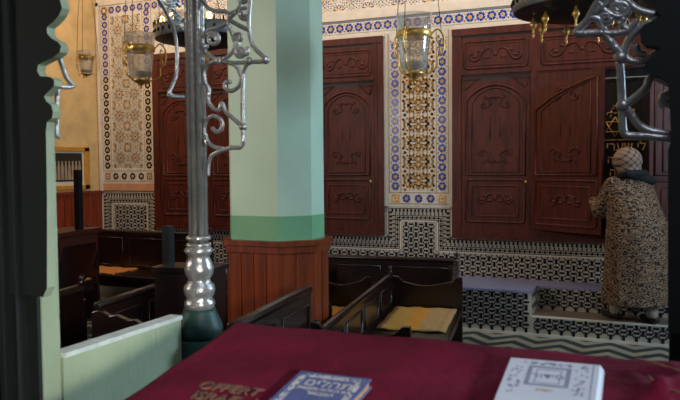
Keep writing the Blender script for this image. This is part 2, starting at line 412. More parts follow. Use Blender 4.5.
pil_panel(XP0,XP1,1.365,3.66,lambda z:'blue' if z>2.75 else 'black','geo',True,.12,.16)
geo_field(pt,XP1+.02,XA+.7,3.28,3.5,.27,'blue')
pt.rect('pink',XP0,XP1,1.27,1.365,.003); line(pt,'brown',[(XP0,1.268),(XP1,1.268)],.01)
struct(pt.mb.build('pilaster_panels')).name='trim_5'
mb=MB(); mb.box(XC0-.02,XC0+.02,YW-.03,YW,ZP,Z1); mb.box(XC1-.02,XC1+.02,YW-.03,YW,ZP,Z1); mb.box(XP0-.02,XP0+.02,YW-.03,YW,1.27,3.68); mb.box(XP1-.02,XP1+.005,YW-.03,YW,1.27,Z1)
mb.box(XP0-.02,XP1+.8,YW-.03,YW,3.64,3.7)
struct(mb.build('pilaster_edges','stone')).name='trim_6'
# ------------------------------------------------------------------ tiled ledge with cut in step
YS=6.833; ZL=.412; ZS=.184; XN=-1.09; YN=7.19
mb=MB().use('zwhite')
mb.box(XL,XN,YS,YW-.006,0,ZL-.02)
mb.box(XN,XE,YN,YW-.006,0,ZL-.02)
mb.box(XN,XE,YS,YN,0,ZS-.004); mb.use('tread').box(XN,XE,YS,YN,ZS-.004,ZS)
mb.use('ledge'); mb.box(XL,XN+.0,YS-.006,YW-.006,ZL-.02,ZL); mb.box(XN,XE,YN-.006,YW-.006,ZL-.02,ZL)
mb.use('stone'); mb.box(XN,XE,YS-.005,YS+.03,ZS-.012,ZS+.001); mb.box(XL,XE,YS-.012,YS,0,.025)
t=Tiles(YS-.004); t.mb=mb
zellij(t,lambda x,z:(x<XN-.02 and .03<z<ZL-.015) or (x>XN+.02 and .03<z<ZS-.018),-4.6,XE,.047,ZL,.105,h=.105)
t=Tiles(YN-.004); t.mb=mb
zellij(t,lambda x,z:ZS+.01<z<ZL-.015,XN+.04,XE,.2,ZL,.105,h=.105)
# return face of the notch and step tread speckle
k=0
for j in range(2):
    for i in range(4):
        y=YS+.04+i*.09; z=ZS+.05+j*.1
        mb.use('black').add([(XN+.003,y,z),(XN+.003,y+.022,z),(XN+.003,y+.022,z+.055),(XN+.003,y,z+.055)],[(0,1,2,3)])
        mb.add([(XN+.003,y+.035,z+.02),(XN+.003,y+.08,z+.02),(XN+.003,y+.08,z+.036),(XN+.003,y+.035,z+.036)],[(0,1,2,3)])
struct(mb.build('trim_7'))
# ------------------------------------------------------------------ carved wall cabinets
def arch_pts(x0,x1,z0,z1,rise,n=14):
    """rectangle with a segmental arch top"""
    w=x1-x0; p=[(x0,z0)]
    for i in range(n+1):
        u=i/n; p.append((x0+w*u,z1-rise+rise*math.sin(PI*(.12+.76*u))/1 - (rise*math.sin(PI*.12))*0))
    p.append((x1,z0)); return p
def P3(pts,y): return [(p[0],y,p[1]) for p in pts]
def scroll_orn(mb,cx,cz,w,h,y,flip=1,r=.007):
    f=flip
    for s in(-1,1):
        pth=[(0,.35),(.22,.5),(.38,.42),(.42,.15),(.3,0),(.5,-.2),(.8,-.3),(.95,-.12),(.85,.05),(.7,-.02),(.74,-.14)]
        mb.tube(P3([(cx+s*a*w/2,cz+f*b*h) for a,b in [tuple(q.xy) for q in smooth_path([(a,b,0) for a,b in pth],4)]],y),r,6)
        pth=[(.38,.42),(.6,.38),(.72,.5),(.62,.6)]
        mb.tube(P3([(cx+s*a*w/2,cz+f*b*h) for a,b in [tuple(q.xy) for q in smooth_path([(a,b,0) for a,b in pth],4)]],y),r*.8,6)
    mb.tube(P3([(cx-.5*w/2*.5,cz+f*h*.42),(cx,cz+f*h*.5),(cx+.25*w/2,cz+f*h*.42)],y),r,6)
def leaf_relief(mb,cx,cz,w,h,y):
    for s in(-1,1):
        pth=[(0,0),(.2,.5),(.45,.3),(.6,-.3),(.8,-.5),(.95,-.1),(.8,.2)]
        mb.tube(P3([(cx+s*a*w/2,cz+b*h*.8) for a,b in [tuple(q.xy) for q in smooth_path([(a,b,0) for a,b in pth],4)]],y),[.006+.006*math.sin(PI*i/24) for i in range(25)],6)
        for a,b in((.3,-.2),(.55,.25),(.75,-.1)): mb.ball((cx+s*a*w/2,y,cz+b*h),.02,8,(1.4,.35,.7))
    mb.ball((cx,y,cz),.022,8,(1,.4,1))
def rectpts(x0,x1,z0,z1,c=.02): return [(x0+c,z0),(x1-c,z0),(x1,z0+c),(x1,z1-c),(x1-c,z1),(x0+c,z1),(x0,z1-c),(x0,z0+c)]
def frame_rail(mb,x0,x1,z0,z1,y,r=.011): mb.tube(P3(rectpts(x0,x1,z0,z1),y),r,6,closed=True)
def door_face(parent,x0,x1,name='door',topslope=None,z0=.93,z1=2.42,yf=YW-.07,knob=True):
    """closed door leaf with arch panel, scroll ornaments and a lower panel; front at yf"""
    z2=z1 if topslope is None else topslope
    mb=MB().use('cab'); mb.prism([(x0,z0),(x1,z0),(x1,z2),(x0,z1)],yf,yf+.035)
    d=mb.build(name,'cab',parent)
    cx=(x0+x1)/2; hw=(x1-x0)/2
    g=MB()
    a=[(x0+.05,1.47)]
    if topslope is None:
        for i in range(13):
            u=i/12; a.append((x0+.05+(2*hw-.1)*u,z1-.2+.16*math.sin(PI*u)**.7))
    else:
        for i in range(9):
            u=i/8; a.append((x0+.05+(2*hw-.1)*u,z1+(z2-z1)*u-.09-.10*(1-u)**3))
    a.append((x1-.05,1.47))
    g.tube(P3(a,yf),.014,6,closed=True)
    s=.82; a2=[(cx+(p[0]-cx)*.8,1.5+(p[1]-1.47)*.93) for p in a]
    g.tube(P3(a2,yf),.009,6,closed=True)
    for dx in (.14,-.14): g.tube(P3([(cx+dx*hw*2*.5,1.85),(cx+dx*hw*2*.5,2.05)],yf-.001),.004,5)
    frame_rail(g,x0+.05,x1-.05,z0+.06,1.42,yf,.013); frame_rail(g,x0+.11,x1-.11,z0+.12,1.36,yf,.009)
    g.build('moulding','cab',d)
    sl=0 if topslope is None else .03
    o=MB(); scroll_orn(o,cx,2.19+sl,.30,.14,yf-.004); o.build('scroll_ornament','cab',d)
    o=MB(); scroll_orn(o,cx,1.68,.34,.16,yf-.004,-1); o.build('scroll_ornament','cab',d)
    o=MB(); leaf_relief(o,cx,1.23,.36,.12,yf-.002); o.build('carved_leaves','cab',d)
    if knob:
        MB().ball((x1-.035,yf-.015,1.4),.014,8).build('knob','brass',d)
    return d
def cabinet(name,label,x0,x1,doors,openx=None):
    r=thing(name,label,'cabinet',(0,0,0))
    b=MB().use('cab'); yf=YW-.07
    y1=YW-.016
    b.box(x0,x0+.06,yf,y1,.93,2.89); b.box(x1-.06,x1,yf,y1,.93,2.89)
    b.box(x0,x1,yf-.012,y1,2.89,2.96); b.box(x0,x1,yf,y1,ZB+.035,.93); b.box(x0,x1,yf-.02,y1,ZB,ZB+.035)
    b.build('cabinet_frame','cab',r)
    # backing of the closed bays, upper rail with carved panels
    k=MB()
    for (a,c) in doors: 
        k.box(a,c,yf+.012,y1,.93,2.89)
    if openx: k.box(openx[0],openx[1],yf+.012,y1,2.47,2.89)
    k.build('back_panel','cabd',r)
    allb=list(doors)+([openx] if openx else [])
    for (a,c) in allb:
        for q in (a,c-.035): MB().box(q,q+.035,yf-.005,yf+.012,.93 if (a,c) in doors else 2.42,2.89).build('mullion','cab',r)
    for (a,c) in allb:
        u=MB(); u.box(a+.03,c-.03,yf,yf+.02,2.5,2.86); pd=u.build('frieze_panel','cab',r)
        g=MB()
        zz=[(2.55,2.82)]
        for za,zb in zz: frame_rail(g,a+.07,c-.07,za,zb,yf,.012); frame_rail(g,a+.1,c-.1,za+.03,zb-.03,yf,.006)
        g.box(a+.03,c-.03,yf-.016,yf,2.49,2.52)
        g.build('moulding','cab',pd)
        o=MB(); n=1 if c-a<1 else 2
        for i in range(n): leaf_relief(o,a+(c-a)*(i+.5)/n,2.685,(c-a)/n*.72,.15,yf-.002)
        o.build('carved_leaves','cab',pd)
    for (a,c) in doors: 
        door_face(r,a+.04,c-.04)
        for sx,xx in((1,a+.05),(-1,c-.05)):
            s=MB(); s.tube(P3([(xx,2.44),(xx+sx*.17,2.45),(xx+sx*.03,2.34)],yf-.002),.009,6,closed=True)
            s.build('spandrel_moulding','cab',r)
    return r
w3=(2.745+3.05-2.745+.0)
lx0,lx1=-5.80,-2.765
n=4; ww=(lx1-lx0-.12)/n
cabinet('wall_cabinet','long carved red-brown wooden wall cabinet behind the green column',lx0,lx1,[(lx0+.06+i*ww,lx0+.06+(i+1)*ww) for i in range(n)])
XO0,XO1=-1.17,.63
ark=cabinet('wall_cabinet','carved red-brown wooden cabinet at right with one leaf standing open beside the person',-2.0,1.46,[(-1.94,XO0),(XO1,1.40)],(XO0,XO1))
# opening lintel: slanted head (rises to the middle)
yf=YW-.07
mb=MB(); cxo=(XO0+XO1)/2
mb.prism([(XO0,2.30),(cxo-.3,2.47),(cxo-.3,2.5),(XO0,2.5)],yf,YW-.016); mb.build('arched_lintel','cab',ark); mb=MB(); mb.prism([(XO1,2.30),(cxo+.3,2.47),(cxo+.3,2.5),(XO1,2.5)],yf,YW-.016)
mb.build('arched_lintel','cab',ark)
# open leaves (children of the ark cabinet), hinged on the jambs
for side in(0,1):
    W=.80
    d=door_face(ark,0.0,W,'door',2.46,.93,2.29,yf=-.035,knob=False)
    if side==0:
        d.location=(XO0,yf-.004,0); d.rotation_euler=(0,0,-math.radians(31))
    else:
        d.location=(XO1,yf-.004,0); d.scale=(-1,1,1); d.rotation_euler=(0,0,math.radians(20))
# curtain inside the ark with text
cur=thing('ark_curtain','black velvet curtain with gold Hebrew lettering and star inside the open cabinet','curtain')
mb=MB(); n=90; xs=[XO0+.01+(XO1-XO0-.02)*i/n for i in range(n+1)]
v=[];f=[]
for i,x in enumerate(xs):
    for z in(.94,2.50): v.append((x,YW-.030+.005*math.sin(x*60),z))
for i in range(n): f.append((2*i,2*i+2,2*i+3,2*i+1))
mb.add(v,f,True); mb.build('curtain_cloth','curtain',cur)
def text_mesh(name,s,size,m,parent=None,ext=.001,align='CENTER',mtx=None,bevel=0):
    cu=bpy.data.curves.new(name,'FONT'); cu.body=s; cu.size=size; cu.extrude=ext; cu.align_x=align; cu.offset=bevel
    to=bpy.data.objects.new(name,cu); C.objects.link(to); bpy.context.view_layer.update()
    me=bpy.data.meshes.new_from_object(to.evaluated_get(bpy.context.evaluated_depsgraph_get())); bpy.data.objects.remove(to)
    me.materials.clear(); me.materials.append(M[m] if isinstance(m,str) else m)
    o=bpy.data.objects.new(name,me); C.objects.link(o)
    if parent: o.parent=parent
    if mtx: o.matrix_local=mtx
    return o
def he(s): return s[::-1]
STAND=lambda x,y,z:Matrix.Translation((x,y,z))@Matrix.Rotation(PI/2,4,'X')
ce=MB()
yc=YW-.038
def seg(a,b,r=.005): ce.tube([(a[0],yc,a[1]),(b[0],yc,b[1])],r,5)
sx,sz,sr=-.42,1.925,.095
for off in(PI/2,-PI/2):
    p=[(sx+sr*math.cos(off+i*2*PI/3),sz+sr*math.sin(off+i*2*PI/3)) for i in range(3)]
    for i in range(3): seg(p[i],p[(i+1)%3])
seg((XO0+.1,1.80),(XO1-.1,1.80),.004)
rnd=random.Random(5)
for q in range(26):
    a=rnd.uniform(0,2*PI); x=sx+.05+rnd.uniform(-.11,.11); z=2.09+rnd.uniform(-.05,.06)
    ce.tube([(x,yc,z),(x+.02*math.cos(a),yc,z+.02*math.sin(a)),(x+.03*math.cos(a+.8),yc,z+.03*math.sin(a+.8))],.004,5)
    ce.v
ce.build('gold_embroidery','goldthr',cur)
text_mesh('gold_lettering',he('פתחו לי שערי'),.115,'goldthr',cur,.002,'LEFT',STAND(-.50,yc,1.70),.001)
text_mesh('gold_lettering',he('אודה'),.10,'goldthr',cur,.002,'LEFT',STAND(-.49,yc,1.58),.001)
text_mesh('gold_lettering',he('יה'),.10,'goldthr',cur,.002,'LEFT',STAND(-.47,yc,1.46),.001)
tag(MB().tube([(XO0+.02,YW-.052,2.385),(XO1-.02,YW-.052,2.385)],.006,8).build('curtain_rod','tinwhite'),'thin pale rod across the top of the dark ark curtain','curtain rod')
# ------------------------------------------------------------------ column
def offpoly(P,d):
    n=len(P); out=[]
    c=Vector((sum(p[0] for p in P)/n,sum(p[1] for p in P)/n))
    for i in range(n):
        a,b,c2=Vector(P[i-1]),Vector(P[i]),Vector(P[(i+1)%n])
        n1=Vector(((b-a).y,-(b-a).x)).normalized(); n2=Vector(((c2-b).y,-(c2-b).x)).normalized()
        m_=(n1+n2); m_=m_/(m_.length**2/2) ; out.append(tuple(b+m_*d))
    return out
colp=[(-2.31,3.68),(-2.0,3.68),(-1.857,3.82),(-1.857,3.99),(-2.0,4.15),(-2.27,4.15),(-2.395,4.03),(-2.395,3.80)]
mb=MB().use('mint'); mb.prism(colp,1.30,ZC,'z'); mb.use('mint2').prism(offpoly(colp,.001),1.16,1.30,'z')
c0=struct(mb.build('column')); c0.name='trim_8'
mb=MB().use('dadoc'); mb.prism(offpoly(colp,.022),0,1.12,'z'); mb.prism(offpoly(colp,.036),1.09,1.13,'z'); mb.prism(offpoly(colp,.048),1.13,1.16,'z'); mb.prism(offpoly(colp,.036),0,.12,'z')
pf=offpoly(colp,.024)
for i in range(len(pf)):
    a,b=Vector(pf[i]),Vector(pf[(i+1)%len(pf)]); L=(b-a).length; k=int(L/.075)
    for q in range(1,k):
        p=a+(b-a)*(q/k); mb.box(p.x-.003,p.x+.003,p.y-.003,p.y+.003,.12,1.09)
struct(mb.build('column_wood')).name='trim_9'
# ------------------------------------------------------------------ benches
def bench(label,loc,rz,L=1.5,W=.56,hb=.70,ha=.70,seat=.42,mats=(),mir=1,matm='mat',scal=False,posts=True,group='dark wooden benches in the hall'):
    """back panel runs along local +y at x=0, seat on the +x side (mir=-1: on the -x side)"""
    r=thing('wooden_bench',label,'bench',loc,math.radians(rz),group); s=mir
    def X(a): return s*a
    def bx(mb,x0,x1,y0,y1,z0,z1): a,b=sorted((X(x0),X(x1))); mb.box(a,b,y0,y1,z0,z1)
    b=MB(); bx(b,0,.028,0,L,.30,hb-.03); 
    b.tube([(X(.014),0,hb-.02),(X(.014),L,hb-.02)],.024,8)
    bk=b.build('backrest','bench',r,bevel=.003)
    g=MB(); k=max(2,int(L/.45))
    for i in range(k):
        y0=L*i/k+.05; y1=L*(i+1)/k-.05
        g.tube([(X(.03),y0,seat+.04),(X(.03),y1,seat+.04),(X(.03),y1,hb-.09),(X(.03),y0,hb-.09)],.008,6,closed=True)
    g.build('moulding','bench',bk)
    st=MB(); bx(st,.0,W,0.02,L-.02,seat-.035,seat); st.build('seat','bench',r,bevel=.004)
    ap=MB(); bx(ap,W-.05,W-.03,.03,L-.03,seat-.12,seat-.035); ap.build('apron','bench',r)
    for y in(0,L):
        # end panel with a curved top sweeping to the front
        pts=[(X(-.01),0),(X(W),0),(X(W),ha-.06)]
        N=14
        for i in range(N+1):
            u=1-i/N; xx=W*u
            if scal: z=ha-.04+.022*abs(math.sin(u*PI*5))-.1*u
            else: z=ha-.05-.045*math.sin(PI*u)**2+(.05 if u<.15 or u>.9 else 0)*.6
            pts.append((X(xx-.005),z))
        pm=MB(); pm.prism(pts,y-.018,y+.018,'y'); ep=pm.build('end_panel','bench',r,bevel=.003)
        if posts:
            q=MB(); q.lathe([(0,0),(.018,0),(.02,.01),(.012,.02),(.02,.035),(.012,.055),(0,.06)],(X(.012),y,hb-.0),10); q.build('finial','bench',ep)
    for (y0,y1,x0,x1) in mats:
        m_=MB(); nx,ny=10,18; v=[];f=[]
        for i in range(nx+1):
            for j in range(ny+1):
                x=x0+(x1-x0)*i/nx; yy=y0+(y1-y0)*j/ny+.01*math.sin(i*2.3)*(j in(0,ny)); v.append((X(x),yy,seat+.016+.004*math.sin(i*1.7+j*.8)))
        for i in range(nx):
            for j in range(ny): a=i*(ny+1)+j; f.append((a,a+ny+1,a+ny+2,a+1))
        m_.add(v,f,True); o=m_.build('woven_mat',matm)
        sd=o.modifiers.new('solid','SOLIDIFY'); sd.thickness=.012
        o.location=Vector(loc)+Vector((0,0,0)); o.rotation_euler=(0,0,math.radians(rz))
        yield_mats.append(o)
    return r
yield_mats=[]
def place(label,*a,matlabel=None,**k):
    n0=len(yield_mats); r=bench(label,*a,**k)
    for o in yield_mats[n0:]: tag(o,matlabel,'mat','woven mats on the benches')
    return r
def rotv(rz,x,y): c,s=math.cos(math.radians(rz)),math.sin(math.radians(rz)); return (x*c-y*s,x*s+y*c)
G=None
# A: bench with the large straw mat
place('dark wooden bench with wide striped straw mat, in front of the tiled ledge',(-1.715,3.55,0),9.0,L=2.12,W=.60,hb=.70,ha=.70,mats=((1.27,2.07,.07,.56),),matlabel='yellow striped straw mat on the bench before the tiled ledge',group=G)
place('dark wooden bench just behind the wood-clad column, pale mat half hidden',(-2.47,4.27,0),9.0,L=1.2,W=.50,hb=.70,ha=.70,mats=((.5,1.14,.05,.46),),matlabel='pale straw mat on the bench right behind the wood-clad column')
place('low dark bench along the foot of the tiled ledge, behind the striped mat bench',(-1.68,6.42,0),90+6,L=1.3,W=.36,hb=.74,ha=.74,mir=-1)
place('dark panelled bench close behind the lectern, its back slanting to the column',(-1.50,2.35,0),7.2,L=.90,W=.53,hb=1.0,ha=.84,seat=.5,posts=False)
place('dark bench nearest the green rail, seen through the left opening',(-3.02,1.9,0),10,L=1.66,W=.5,hb=.86,ha=.8,mir=-1,scal=True)
place('dark bench with scalloped end standing left of the silver pole',tuple(onZ(94,310,.83).xy)+(0,),9,L=.95,W=.5,hb=.87,ha=.86,scal=True,posts=False)
place('bench with orange mat under the curved wooden desk at left',(-5.62,3.6,0),4,L=2.35,W=.40,hb=.80,ha=.76,mats=((1.3,2.28,.04,.37),),matm='mato',matlabel='orange woven mat below the curved wooden desk')
place('bench with orange mat seen left of the green post',(-6.40,3.9,0),3,L=1.5,W=.40,hb=.80,ha=.76,mats=((.1,1.42,.05,.38),),matm='mato',matlabel='orange woven mat left of the green post')
place('dark bench across the room in front of the left tiled wall panel',(-4.45,6.68,0),90,L=1.7,W=.5,hb=.86,ha=.80,mir=-1,mats=((.95,1.5,.05,.46),),matm='mato',matlabel='orange mat on the bench before the left tiled wall panel')
place('dark bench behind the silver pole with a pale mat',(-3.10,4.4,0),9,L=1.3,W=.40,hb=.72,ha=.72,mats=((.5,1.24,.04,.36),),matlabel='straw mat seen just right of the silver pole base')
# curved wooden desk with thin post
dk=thing('reading_desk','brown wooden desk with curved side and bright top, left beyond the green post','desk',(-5.20,4.95,0),math.radians(8))
MB().box(-.06,.3,-.05,.62,.955,1.0).build('desk_top','benchb',dk,bevel=.006)
mb=MB(); mb.box(-.02,.27,0,.58,.86,.955); mb.build('frieze','benchb',dk)
pts=[(-.02,.86),(.27,.86),(.27,.8),(.24,.72),(.2,.6),(.14,.5),(.05,.43),(-.02,.40)]
for y in(0,.55): m_=MB(); m_.prism([(p[0],p[1]) for p in pts],y,y+.035,'y'); m_.build('curved_bracket','benchb',dk)
MB().box(-.06,-.02,0,.585,0,.955).build('back_board','bench',dk)
tag(MB().use('blackmetal').box(-5.03,-4.975,5.28,5.335,1.0,1.56).build('lamp_post'),'thin black upright post standing on the curved wooden desk','post')
# dark stand behind the silver pole, with upright
ds=thing('wooden_stand','dark square wooden stand left behind the silver pole base','stand',(-1.78,2.46,0),math.radians(10))
MB().box(-.11,.16,-.06,.1,1.17,1.19).build('stand_top','bench',ds); MB().box(-.10,.15,-.05,.09,0,1.17).build('stand_body','bench',ds)
tag(MB().box(-1.865,-1.83,2.44,2.475,1.19,1.35).build('short_post','blackmetal'),'short black post standing on the dark square stand','post')
# ------------------------------------------------------------------ bimah: platform, posts, rail
slab('trim_10',-1.42,.35,-.6,1.95,0,.32,'teal')
pg=thing('green_post','tall green carved post at the left edge, front painted dark as shade, pale green inner side','post',(0,0,0))
PX0,PX1=-1.36,-1.243
zk=onY(55,112,1.2).z
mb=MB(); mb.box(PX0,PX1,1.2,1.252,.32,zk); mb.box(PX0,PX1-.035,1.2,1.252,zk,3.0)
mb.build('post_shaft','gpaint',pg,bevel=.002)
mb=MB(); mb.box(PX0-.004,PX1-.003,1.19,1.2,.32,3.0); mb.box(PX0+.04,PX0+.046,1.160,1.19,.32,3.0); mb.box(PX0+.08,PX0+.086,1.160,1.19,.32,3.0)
mb.build('front_board','gpaint_shade',pg,bevel=.002)
# overlay board with scalloped bracket: outline (traced silhouette at the plane Y=1.16)
def py(x,y,Y): p=onY(x,y,Y); return (p.x,p.z)
out=[(50,288),(50,200),(49,130),(50,122),(55,118),(59,112),(57,105),(52,101),(50,96),(55,91),(60,86),(60,80),(56,77),(46,76),(43,71),(44,65),(51,61),(60,57),(66,52),(67,46),(64,42),(57,38),(53,33),(53,27),(58,23),(61,20),(65,15),(68,8),(66,0),(64,-12),(70,-25),(82,-40),(90,-60),(110,-90)]
P=[py(x-(6 if y<113 else 3),y,1.168) for x,y in out]
lft=PX0+.03
poly=[(lft,P[-1][1])]+[(lft,P[0][1]-.02)]+[(P[0][0]-.012,P[0][1]-.02)]+P
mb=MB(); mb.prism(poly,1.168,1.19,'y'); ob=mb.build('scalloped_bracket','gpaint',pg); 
# front face of the bracket, its shade painted in as dark green
ob.data.materials.append(M['gpaint_shade'])
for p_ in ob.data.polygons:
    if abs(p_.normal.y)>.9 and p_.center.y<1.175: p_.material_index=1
rail=thing('green_railing','pale green wooden side rail between the green post and silver pole','railing')
RX=-1.25
MB().box(RX-.018,RX+.012,1.253,1.698,.34,1.165).build('rail_panel','gpaint',rail)
MB().box(RX-.024,RX+.018,1.253,1.698,1.165,1.176).build('rail_cap','litcap',rail)
# newel block below the silver pole
nb=thing('green_newel','dark teal newel block carrying the silver pole','post')
MB().box(-1.30,-1.155,1.70,1.845,.32,1.10).build('newel_block','teal',nb,bevel=.006)
m_=MB(); m_.lathe([(0,1.10),(.066,1.10),(.068,1.13),(.06,1.15),(.048,1.175),(.046,1.183),(0,1.183)],(-1.226,1.772,0),16); m_.build('newel_cap','teal',nb)
# silver pole
PC=(-1.225,1.772)
sp=thing('silver_pole','fluted silver pole with turned base standing on the teal block','pole',(0,0,0))
m_=MB(); m_.lathe([(0,1.1830),(.040,1.1830),(.044,1.1931),(.044,1.2032),(.036,1.2133),(.043,1.2268),(.046,1.2369),(.043,1.2504),(.034,1.2605),(.032,1.2706),(.04,1.2841),(.043,1.3010),(.036,1.3212),(.03,1.3347),(.036,1.3428),(.043,1.3515),(.036,1.3603),(.03,1.3650),(0,1.3650)],(*PC,0),24); m_.build('turned_base','silver',sp)
m_=MB()
for k in range(7):
    a=k*2*PI/7+.3; m_.tube([(PC[0]+.0195*math.cos(a),PC[1]+.0195*math.sin(a),1.36),(PC[0]+.0195*math.cos(a),PC[1]+.0195*math.sin(a),3.0)],.0092,8)
m_.lathe([(.0145,1.36),(.0145,3.0)],(*PC,0),12)
m_.build('fluted_shaft','silver',sp)
m_=MB(); 
for z in(1.368,1.388): m_.tube([(PC[0]+.03*math.cos(a*PI/8),PC[1]+.03*math.sin(a*PI/8),z) for a in range(16)],.007,8,closed=True)
m_.build('collar','silver',sp)
# iron scrollwork traced on the plane of each arch
def scroll(mb,pts,r,Y=None,X=None,k=5):
    P=[(onY(x,y,Y) if Y is not None else onX(x,y,X)) for x,y in pts]; mb.tube(smooth_path(P,k),r,8)
def ring(mb,c,rp,r,Y=None,X=None,a0=0,turn=1.5,n=22):
    pts=[(c[0]+rp*(1-.62*i/n)*math.cos(a0+2*PI*turn*i/n),c[1]+rp*(1-.62*i/n)*math.sin(a0+2*PI*turn*i/n)) for i in range(n+1)]
    scroll(mb,pts,r,Y,X,2)
Yf=1.772; r=.0062
s1=MB()
for p in [
 [(201,-8),(204,2),(211,10),(226,12),(229,18),(228,22),(220,27),(209,30),(203,38),(203,46),(207,54),(219,61)],
 [(236,12),(228,22),(232,33),(235,42),(231,54),(220,61)],
 [(251,-12),(250,0),(249,15),(249,30),(253,46),(265.5,60),(249,62),(234,63),(220,61)],
 [(231,21),(240,26),(249,30)],
 [(249,61),(243,72),(243,85),(242.5,110),(243,128),(242,146),(230,148),(214,154),(209,162),(208,176)],
 [(219,61),(208,64),(204,72),(205,82),(209,90),(208,100),(213,108),(219,110),(222,103),(226,112),(234,119),(243,127)],
 [(220,61),(230,63),(237,67),(241,78),(238,87),(231,91),(225,88),(226,82),(231,82)],
 [(206,146),(204,132),(206,121),(213,116),(221,120),(222,128),(217,132),(212,128)],
 [(205,134),(208,142),(214,147),(224,149)],
 [(240,34),(238,44),(241,52),(247,54),(247,47)],
 [(228,-14),(236,-6),(240,2),(238,10),(229,14)],
 ]: scroll(s1,p,r,Y=Yf)
ring(s1,(213,39),7,r,Y=Yf,a0=-2.6); ring(s1,(240,52),5.5,r*.9,Y=Yf); ring(s1,(245,13),6.5,r*.9,Y=Yf,a0=1); ring(s1,(238,38),5,r*.9,Y=Yf,a0=2); ring(s1,(243,-2),5,r*.9,Y=Yf)
for c in((219,61),(249,61),(243,127),(204,47),(265.5,60)):
    p=onY(*c,Yf); s1.ball(p,.0115,10,(1,1,1))
s1.tube([onY(200,47,Yf),onY(208,46,Yf)],r,8)
def scb(mb,name,label,parent=None):
    o=mb.build(name,'silver'); return o
s1.build('iron_bracket','silver',sp)
s2=MB(); XF=-1.228
for p in [[(154,-8),(159,0),(166,12),(174,30),(177,50),(177,66),(176,76),(172,86),(169,93),(172,96),(184,97)],[(160,2),(168,4),(175,2),(180,6)],[(166,12),(170,8),(176,12),(181,20)],[(172,24),(178,26),(183,30)]]: scroll(s2,p,.0052,X=XF)
ring(s2,(175,19),5,.005,X=XF); ring(s2,(172,1),5,.005,X=XF,a0=1)
for c in((177,19),(170,95)): s2.ball(onX(*c,XF),.009,8)
s2.build('iron_bracket','silver',sp)
s3=MB()
for p in [[(57,50),(61,62),(64,72),(68,80),(73,86),(64,87),(52,85)],[(58,87),(57,96),(57,110),(57,134),(59,137)]]: scroll(s3,p,.0052,X=XF+.004)
s3.build('iron_bracket','silver',pg)['label']='silver iron bracket'
# right post
rp=thing('green_post','green carved post at the right edge, almost black with painted-in shade','post')
MB().box(.018,.14,1.70,1.80,.32,3.0).build('post_shaft','gpaint_shade',rp,bevel=.004)  # whole post in the near-black green, its shade painted in
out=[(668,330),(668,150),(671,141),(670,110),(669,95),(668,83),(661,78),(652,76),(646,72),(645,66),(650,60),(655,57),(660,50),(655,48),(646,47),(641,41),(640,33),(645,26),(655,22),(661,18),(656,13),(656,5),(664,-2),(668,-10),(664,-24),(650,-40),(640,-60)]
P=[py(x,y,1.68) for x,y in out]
MB().prism([(.15,P[-1][1]),(.15,P[0][1])]+P,1.655,1.70,'y').build('scalloped_bracket','gpaint_shade',rp)
m_=MB(); m_.lathe([(.0,.32),(.09,.32),(.09,.9),(.075,.95),(.06,1.0),(0,1.0)],(.08,1.75,0),16); m_.build('post_base','gpaint_shade',rp)
s4=MB(); YR=1.70; r=.0085
for p in [
 [(612,-14),(598,2),(591,14),(588,20),(577,33),(600,33),(612,34),(628,31),(635,24),(637,20)],
 [(590,18),(599,20),(604,32),(612,44),(619,51),(623,57)],
 [(598,2),(606,12),(618,17),(627,14),(627,6),(619,3)],
 [(620,-8),(629,3),(640,11),(656,15)],
 [(658,18),(648,24),(640,28),(632,36),(627,44),(625,50),(623,57)],
 [(623,57),(634,62),(645,61),(655,54),(657,51)],
 [(619,56),(621,80),(622,105),(623.6,132),(634,136),(645,136),(674,139)],
 [(624,106),(632,100),(645,89),(649,80),(654,76),(662,80),(674,85)],
 [(624,106),(631,114),(640,126),(654,132),(674,134)],
 [(612,-5),(606,5),(600,8),(594,14)],
 [(636,45),(638,52),(646,55)],[(604,-10),(614,0),(620,10)],[(628,31),(622,25),(624,18)]]: scroll(s4,p,r,Y=YR)
ring(s4,(668,100),7,r,Y=YR,a0=2); ring(s4,(618,8),7,r,Y=YR); ring(s4,(606,18),5,r,Y=YR)
for c in((621,58),(623,106),(577,33)): s4.ball(onY(*c,YR),.0145 if c[0]>600 else .009,10)
s4.build('iron_bracket','silver',rp)['label']='silver scrollwork bracket'
# ------------------------------------------------------------------ lectern with velvet cloth
TL=math.radians(9); Yfar,Zfar=1.19,1.30; XLc=-.735; XRc=.16; LEN=.62
def LP(x,s,h=0): # x, distance toward the viewer from far edge, height above the surface
    return Vector((x,Yfar-s*math.cos(TL)-h*math.sin(TL)*-1*0,Zfar-s*math.sin(TL)+h))
nS=Vector((0,-math.sin(TL),math.cos(TL)))
def surf_hit(x,y,h=0):
    p0=Vector((0,Yfar,Zfar))+nS*h; d=ray(x,y); t=(p0-O).dot(nS)/d.dot(nS); return O+d*t
lec=thing('lectern','sloping wooden lectern under the burgundy velvet cloth','lectern')
mb=MB(); v=[];
for x in(XLc+.01,XRc-.01):
    for s,h in((.01,-.012),(LEN,-.012),(LEN,-.045),(.01,-.045)): v.append(tuple(Vector((x,Yfar,Zfar))+Vector((0,-math.cos(TL),-math.sin(TL)))*s+nS*h))
mb.add(v,[(0,1,2,3),(7,6,5,4),(0,4,5,1),(1,5,6,2),(2,6,7,3),(3,7,4,0)]); mb.build('desk_board','bench',lec)
MB().box(XLc+.06,XRc-.06,Yfar-.5,Yfar-.06,.32,1.14).build('pedestal','bench',lec,bevel=.004)
